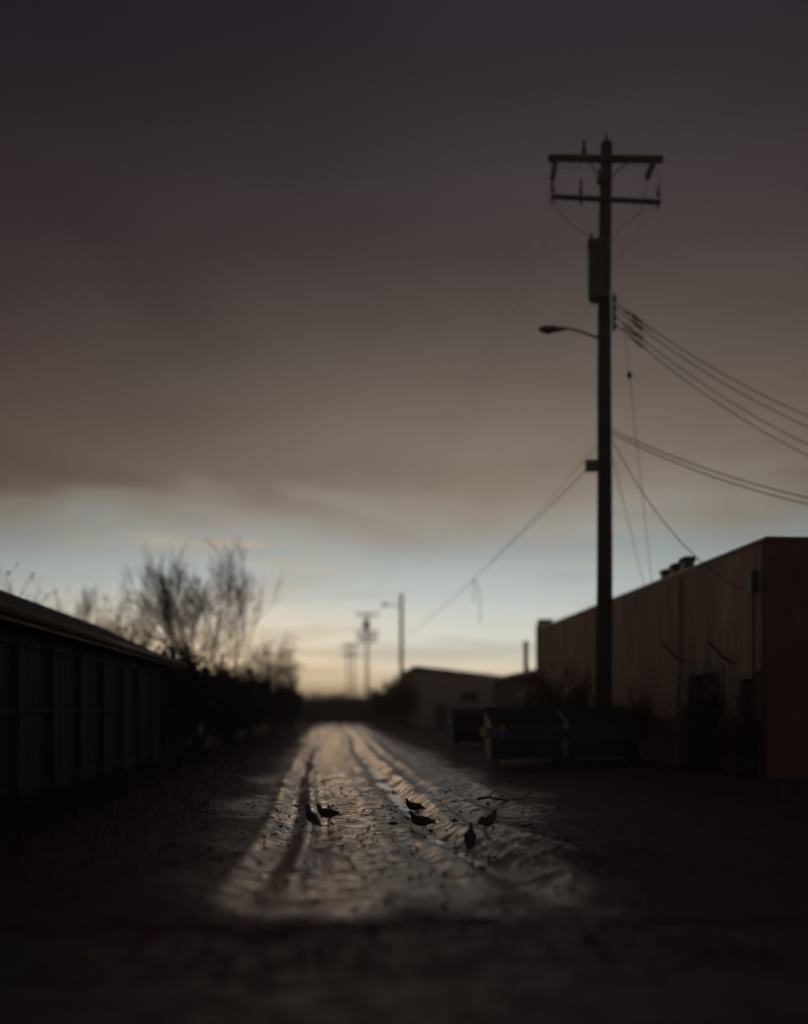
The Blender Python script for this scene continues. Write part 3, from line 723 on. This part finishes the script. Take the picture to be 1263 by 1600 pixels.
def shrub(loc, w, h, label, seed, leaf, leaves=900, group=None, name='shrub', stems=7, lsize=.06, depth=None):
    rng = random.Random(seed); st, lf = MB(), MB(); depth = depth or w
    for s in range(stems):
        a = rng.uniform(0, 2*PI); tx, ty = math.cos(a)*w*.34*rng.random(), math.sin(a)*depth*.34*rng.random()
        hh = h*rng.uniform(.6,1.0)
        d = Vector((tx/h*1.2, ty/h*1.2, 1)).normalized()
        grow(st, st, Vector((tx*.5, ty*.5, -.1)), d, hh*.42, .03, 1, rng, .7, .5, (0,0), .006, 4, 3.5)
    # keep twigs inside the shrub's size
    zs = max(v[2] for v in st.v); k = h/zs; st.v = [(w*.55*math.tanh(x/(w*.55)), depth*.55*math.tanh(y/(depth*.55)), max(-.1, z*k)) for x, y, z in st.v]
    for i in range(leaves):
        # clumps: leaves gather round random twig vertices
        v = Vector(st.v[rng.randrange(len(st.v))]) + Vector((rng.gauss(0,.10), rng.gauss(0,.10), rng.gauss(0,.09)))
        if v.z < .02: v.z = rng.uniform(.02,.3)
        q = Matrix.Rotation(rng.uniform(0,2*PI),3,'Z') @ Matrix.Rotation(rng.uniform(-1.2,1.2),3,'X')
        s = lsize*rng.uniform(.6,1.4)
        lf.add([v+q@Vector(c) for c in ((-s*.45,0,0),(0,-s,.0),(s*.45,0,.01),(0,s,0))], [(0,1,2,3)])
    root = empty(name, loc); tag(root, label, 'shrub', group)
    st.build('stems', M['twig'], root); lf.build('foliage', leaf, root)
    return root
HG = 'dark shrubs forming the hedge beyond the shed'
hedge = [(-5.0,28.9,3.4,3.3,'tall shrub against the far end of the shed'),
         (-4.6,31.4,3.2,3.2,'dark shrub in front of the leaning tree trunk'),
         (-5.6,34.6,3.2,3.5,'dark shrub behind the trunk of the leaning tree'),
         (-4.1,37.2,3.0,3.1,'dark shrub at the foot of the upright bare tree'),
         (-4.6,41.5,3.2,3.4,'broad dark shrub right of the upright bare tree'),
         (-3.9,46.0,3.0,3.2,'dark shrub midway between the upright tree and the rounded brown bush'),
         (-4.3,51.0,3.2,3.3,'dark shrub just left of the rounded brown bush'),
         (-3.4,57.5,3.4,3.1,'dark shrub at the foot of the rounded brown bush'),
         (-3.3,66.0,3.6,3.0,'dark shrub just right of the rounded brown bush'),
         (-3.2,76.0,3.8,2.7,'last low shrub at the far end of the hedge')]
for i, (x, y, w, h, lab) in enumerate(hedge):
    shrub((x, y, gz(x,y)-.02), w, h*1.07, lab, 100+i, M['leaf_dark'], 5200, HG, 'shrub', 9, .10)
p = ground_at(424, 55); shrub(p, 3.7, hgt(980, 55), 'rounded brown bush rising above the right end of the dark hedge', 150, M['leaf_brown'], 5200, None, 'shrub', 14, .08)
for i, (x, y, w, h, lab) in enumerate(((-9.8, 30.0, 3.4, 6.5, 'brush showing just above the shed roof at the left edge'),
                                       (-9.8, 35.5, 3.6, 6.5, 'brush showing above the middle of the shed roof'),
                                       (-9.8, 44.0, 4.0, 6.7, 'brush showing above the far end of the shed roof'))):
    shrub((x, y, gz(x,y)-.02), w, h, lab, 170+i, M['leaf_brown'], 2600, 'brush behind the shed', 'shrub', 14, .07)
BG = 'scrub around the pole foot'
for i, (px, d, w, h, lab) in enumerate(((845, 29.5, 2.0, 3.0, 'dark brushy shrub rising behind the dark blue dumpster'),
                                        (893, 28.5, 1.6, 2.7, 'dark brushy shrub just left of the large pole foot'),
                                        (975, 27.5, 1.7, 2.2, 'low brushy shrub just right of the large pole foot'))):
    p = ground_at(px, d); shrub(p, w, h, lab, 200+i, M['leaf_brown'], 1200, BG, 'shrub', 8, .07)
for i, (px, d, w, h, lab) in enumerate(((636, 79, 2.8, 5.1, 'tall brown shrub against the ochre side wall of the grey house'),
                                        (614, 86, 3.4, 4.5, 'lower brown shrub farther along the side of the grey house'),
                                        (594, 97, 3.8, 4.0, 'smallest brown shrub at the far end of the grey house'))):
    p = ground_at(px, d); shrub(p, w, h, lab, 300+i, M['leaf_brown'], 4200, 'shrubs beside the grey house', 'shrub', 9, .11)
for i, (px, d, w, h, lab) in enumerate(((1100, 22.4, 1.6, 2.7, 'dark brushy shrub growing against the warehouse wall by the pale downpipe'),
                                        (1155, 20.4, 1.2, 1.9, 'low brushy shrub growing between the two warehouse doors'))):
    p = ground_at(px, d); shrub(p, w, h, lab, 400+i, M['leaf_brown'], 900, 'scrub along the warehouse wall', 'shrub', 7, .06)
# far-off wood closing the alley: one mass
fw = MB(); rng = random.Random(77)
for i in range(150):
    x = rng.uniform(-16, 14) if i < 55 else rng.uniform(-80, 100); y = rng.uniform(122, 150) if i < 55 else rng.uniform(170, 260)
    h = rng.uniform(2.4, 3.7) if i < 55 else rng.uniform(3.4, 5.0)
    tmp = MB()
    for s in range(3):
        a = rng.uniform(0,2*PI); grow(tmp, tmp, Vector((math.cos(a)*.5, math.sin(a)*.5, -.2)), Vector((math.cos(a)*.35, math.sin(a)*.35, 1)).normalized(), h*.42, .06, 2, rng, .7, .4, (0,0), .03, 4, 4.5)
    zs = max(v[2] for v in tmp.v); k = h/zs
    for j in range(140):
        v = Vector(tmp.v[rng.randrange(len(tmp.v))]) + Vector((rng.gauss(0,.3),rng.gauss(0,.3),rng.gauss(0,.25))); v.z = max(.05, v.z)
        s = rng.uniform(.12,.3); q = Matrix.Rotation(rng.uniform(0,2*PI),3,'Z')
        tmp.add([v+q@Vector(c) for c in ((-s,0,-s*.4),(0,0,-s),(s,0,0),(0,.1,s))], [(0,1,2,3)])
    fw.add([(vx*1.3+x, vy*1.3+y, vz*k-.05) for vx, vy, vz in tmp.v], tmp.f)
tag(fw.build('far_wood', M['leaf_brown']), 'brown scrubby wood closing the far end of the alley', 'wood', None, 'stuff')

# ------------------------------------------------------------------ pigeons
def pigeon_proto(pose):
    """one continuous body along a spine, facing +X; pose: 'walk' or 'alert' """
    root = empty('pigeon', (0,0,0))
    if pose == 'walk':
        sp = [(-.185,.118,.006,.003),(-.17,.120,.022,.006),(-.12,.128,.028,.012),(-.085,.134,.038,.028),(-.04,.138,.052,.046),(.01,.143,.058,.055),(.055,.152,.052,.054),
              (.085,.172,.040,.042),(.100,.196,.028,.030),(.108,.218,.022,.023),(.118,.234,.020,.020),(.132,.240,.015,.015),(.142,.238,.007,.007),(.158,.233,.003,.003)]
    else:
        sp = [(-.13,.055,.006,.003),(-.12,.062,.022,.006),(-.085,.085,.028,.012),(-.06,.102,.038,.028),(-.03,.124,.052,.044),(.0,.148,.058,.054),(.026,.172,.052,.052),
              (.042,.200,.038,.038),(.048,.226,.025,.026),(.050,.250,.019,.020),(.056,.270,.019,.019),(.070,.278,.015,.014),(.082,.276,.007,.007),(.098,.271,.003,.003)]
    m = MB(); n = 12; vs = []
    for i, (x, z, rw, rh) in enumerate(sp):
        a, b = sp[max(0,i-1)], sp[min(len(sp)-1,i+1)]; d = Vector((b[0]-a[0], 0, b[1]-a[1])).normalized(); w = Vector((-d.z, 0, d.x))
        for k in range(n):
            t = 2*PI*k/n; vs.append(Vector((x,0,z)) + Vector((0,1,0))*rw*math.cos(t) + w*rh*math.sin(t))
    fs = [(i*n+k, i*n+(k+1)%n, (i+1)*n+(k+1)%n, (i+1)*n+k) for i in range(len(sp)-1) for k in range(n)]
    fs += [tuple(range(n-1,-1,-1)), tuple((len(sp)-1)*n+k for k in range(n))]
    m.add(vs, fs); m.build('body', M['feather'], root, True)
    s0 = sp[6]; s1 = sp[1]
    for sy in (-1, 1):
        wv = []; st = [(0,.012),(.2,.034),(.45,.040),(.7,.030),(.9,.014),(1.0,.003)]
        w = MB(); P0 = Vector((sp[6][0]-.005, sy*.047, sp[6][1]+.006)); P1 = Vector((sp[1][0]+.03, sy*.016, sp[1][1]+.012)); P2 = Vector(((P0.x+P1.x)/2, sy*.058, (P0.z+P1.z)/2+.012))
        cen = [P0*(1-u)**2 + P2*2*u*(1-u) + P1*u*u for u,_ in st]
        vs = []
        for c, (u, hh) in zip(cen, st):
            for k in range(8):
                t = 2*PI*k/8; vs.append(c + Vector((0, math.cos(t)*min(.012,hh*.5), math.sin(t)*hh)))
        w.add(vs, [(i*8+k, i*8+(k+1)%8, (i+1)*8+(k+1)%8, (i+1)*8+k) for i in range(5) for k in range(8)] + [tuple(range(7,-1,-1)), tuple(40+k for k in range(8))])
        w.build('wing', M['wing'], root, True)
        lx = .012*sy if pose == 'walk' else 0; hx, hz = sp[4][0]+.015, sp[4][1]-.02
        L = MB(); L.tube([(hx, sy*.024, hz),(hx-.006+lx, sy*.025, .045),(hx+lx*1.5, sy*.026, .006)], [.011,.0055,.005], 6)
        for a in (-.5, 0, .5, PI): L.tube([(hx+lx*1.5, sy*.026, .006),(hx+lx*1.5+math.cos(a)*.028, sy*.026+math.sin(a)*.028, .003)], [.004,.002], 4)
        L.build('leg', M['leg'], root)
    hd = sp[11]
    for sy in (-1, 1): MB().lathe([(.0005,-.003),(.003,-.002),(.003,.002),(.0005,.003)], (hd[0]-.006, sy*.0165, hd[1]+.004), 6, (0,1,0)).build('eye', M['rubber'], root)
    return root
walk = pigeon_proto('walk'); alert = pigeon_proto('alert')
birds = [(488,1300,'alert',R(150),1.12,'pigeon nearest the left wheel track, front one of the left pair','f'),
         (513,1290,'walk',R(172),1.12,'pigeon with long low tail, rear one of the left pair','f'),
         (648,1277,'walk',R(150),1.10,'pigeon on the right wheel track, rear one of the middle pair','f'),
         (659,1303,'walk',R(160),1.15,'pigeon on the right wheel track, front one of the middle pair','f'),
         (735,1314,'alert',R(75),1.15,'dark pigeon with raised neck near the dumpsters','f'),
         (762,1310,'walk',R(40),1.10,'reddish brown pigeon beside the one with raised neck','b')]
used = {'walk': False, 'alert': False}
for px, py, pose, rz, sc, lab, c in birds:
    proto = walk if pose == 'walk' else alert
    r = proto if not used[pose] else copy_tree(proto); used[pose] = True
    p = at_z(px, py, .03); 
    for _ in range(4): p = at_z(px, py, gz(p.x, p.y))
    r.location = (p.x, p.y, gz(p.x, p.y)-.002); r.rotation_euler = (0,0,rz); r.scale = (sc,sc,sc)
    tag(r, lab, 'pigeon', 'pigeons on the muddy alley')
    if c == 'b':
        for ch in [q for q in bpy.data.objects if q.parent == r and q.name.split('.')[0] in ('body','wing')]:
            ch.data = ch.data.copy(); ch.data.materials[0] = M['feather_brown']

# ------------------------------------------------------------------ fallen leaves, stones, grass
def leaf_mesh():
    m = MB(); vs = []; out = [(0,-.05),(.018,-.03),(.034,-.005),(.026,.02),(.012,.045),(0,.06)]
    for x, y in out: vs.append((x, y, abs(x)*.5+y*y*3))
    for x, y in reversed(out[1:-1]): vs.append((-x, y, abs(x)*.5+y*y*3))
    vs.append((0,0,.0)); n = len(vs)-1
    m.add(vs, [(i,(i+1)%n,n) for i in range(n)])
    m.tube([(0,-.05,.008),(.004,-.085,.012)], .002, 4); return m
leaf0 = None
spots = [(284,1252),(300,1255),(322,1257),(152,1338),(146,1345),(270,1323),(262,1324),(276,1348),(272,1352),(174,1366),(345,1346),(322,1290),(131,1510),(222,1474)]
for k, (px, py) in enumerate(spots):
    p = at_z(px, py, .1)
    for _ in range(5): p = at_z(px, py, gz(p.x, p.y) if p.y > MUD0 else .0)
    if leaf0 is None: leaf0 = leaf_mesh().build('fallen_leaf', M['litter'], None); o = leaf0
    else: o = leaf0.copy(); COL.objects.link(o)
    z = gz(p.x, p.y) if p.y > MUD0 else .01
    o.location = (p.x, p.y, z+.012); o.rotation_euler = (rnd.uniform(-.35,.35), rnd.uniform(-.35,.35), rnd.uniform(0,6.28)); o.scale = (1.3,)*3
    tag(o, 'orange dry leaf fallen on the dark ground', 'leaf', 'fallen leaves on the verge')
bp_ = at_z(790, 1252, .05); rg = random.Random(3); fb = MB()
base = Vector((bp_.x, bp_.y, gz(bp_.x, bp_.y)+.03))
pts = [base + Vector((-.45+.18*k, .05*math.sin(k), .03*math.sin(k*1.7))) for k in range(6)]
fb.tube(pts, [.022,.02,.018,.015,.011,.006], 6)
for k in (1,2,3,4):
    q = pts[k]; fb.tube([q, q+Vector((.10, rg.uniform(-.15,.15), .10)), q+Vector((.22, rg.uniform(-.2,.2), rg.uniform(.02,.20)))], [.010,.008,.004], 5)
tag(fb.build('fallen_branch', M['bark'], None, True), 'small broken branch lying in the mud in front of the dumpsters', 'branch')
# stones and clods pressed into the mud
rs = np.random.RandomState(5); st = MB()
ico = [(-.52,0,.85),(.52,0,.85),(-.52,0,-.85),(.52,0,-.85),(0,.85,.52),(0,.85,-.52),(0,-.85,.52),(0,-.85,-.52),(.85,.52,0),(-.85,.52,0),(.85,-.52,0),(-.85,-.52,0)]
icof = [(0,4,1),(0,9,4),(9,5,4),(4,5,8),(4,8,1),(8,10,1),(8,3,10),(5,3,8),(5,2,3),(2,7,3),(7,10,3),(7,6,10),(7,11,6),(11,0,6),(0,1,6),(6,1,10),(9,0,11),(9,11,2),(9,2,5),(7,2,11)]
N = 4600
sy = 5.6*np.exp(rs.rand(N)*math.log(38/5.6)); sx = rs.normal(.8, 2.3, N)
szs = terrain(sx, sy)[0]
for i in range(N):
    r = .007+.018*rs.rand()**3
    if rs.rand() < .03: r *= 1.9
    zb = szs[i] if sy[i] > MUD0 else 0.0
    a = rs.rand()*6.28; ca, sa = math.cos(a), math.sin(a); jit = .75+.5*rs.rand(12); kx, ky, kz = 1.3+.5*rs.rand(), .9, .55
    st.add([(sx[i]+r*j*(x*kx*ca-y*ky*sa), sy[i]+r*j*(x*kx*sa+y*ky*ca), zb+r*j*z*kz+r*.15) for (x,y,z), j in zip(ico, jit)], icof)
tag(st.build('stones', M['stone']), 'small stones and clods pressed into the muddy alley', 'stones', None, 'stuff')
# dead grass on the verges
gr = MB()
gy = 7.3*np.exp(rs.rand(9000)*math.log(55/7.3)); sd_ = rs.rand(9000)
gx = np.where(sd_ < .62, -4.45+np.abs(rs.normal(0, 1.1, 9000)), 8.8-np.abs(rs.normal(0, 1.4, 9000)))
gzs = terrain(gx, gy)[0]
for x, y, z in zip(gx.tolist(), gy.tolist(), gzs.tolist()):
    if -1.6 < x < 3.6: continue
    for b in range(3):
        a = rs.rand()*6.28; h = .05+.16*rs.rand(); l = .3*h+.06*rs.rand(); w = .004+.003*rs.rand()
        bx, by = x+rs.normal(0,.03), y+rs.normal(0,.03); dx, dy = math.cos(a), math.sin(a)
        gr.add([(bx-dy*w,by+dx*w,z-.01),(bx+dy*w,by-dx*w,z-.01),(bx+dx*l,by+dy*l,z+h)], [(0,1,2)])
tag(gr.build('dead_grass', M['grass']), 'dead grass along both edges of the muddy alley', 'grass', None, 'stuff')

# ------------------------------------------------------------------ haze in the evening air
def haze():
    m = bpy.data.materials.new('evening_haze'); m.use_nodes = True; t = NT(m.node_tree); t.n.clear()
    out = t.new('ShaderNodeOutputMaterial'); v = t.new('ShaderNodeVolumePrincipled')
    v.inputs['Color'].default_value = (.92,.84,.80,1); v.inputs['Density'].default_value = .0022; v.inputs['Anisotropy'].default_value = .35
    t.l.new(v.outputs[0], out.inputs['Volume'])
    o = MB().box((-1510,-310,-1.2),(1510,1510,19.5)).build('haze', m)
    tag(o, 'thin warm evening haze in the air over the alley', 'haze', None, 'stuff')
haze()
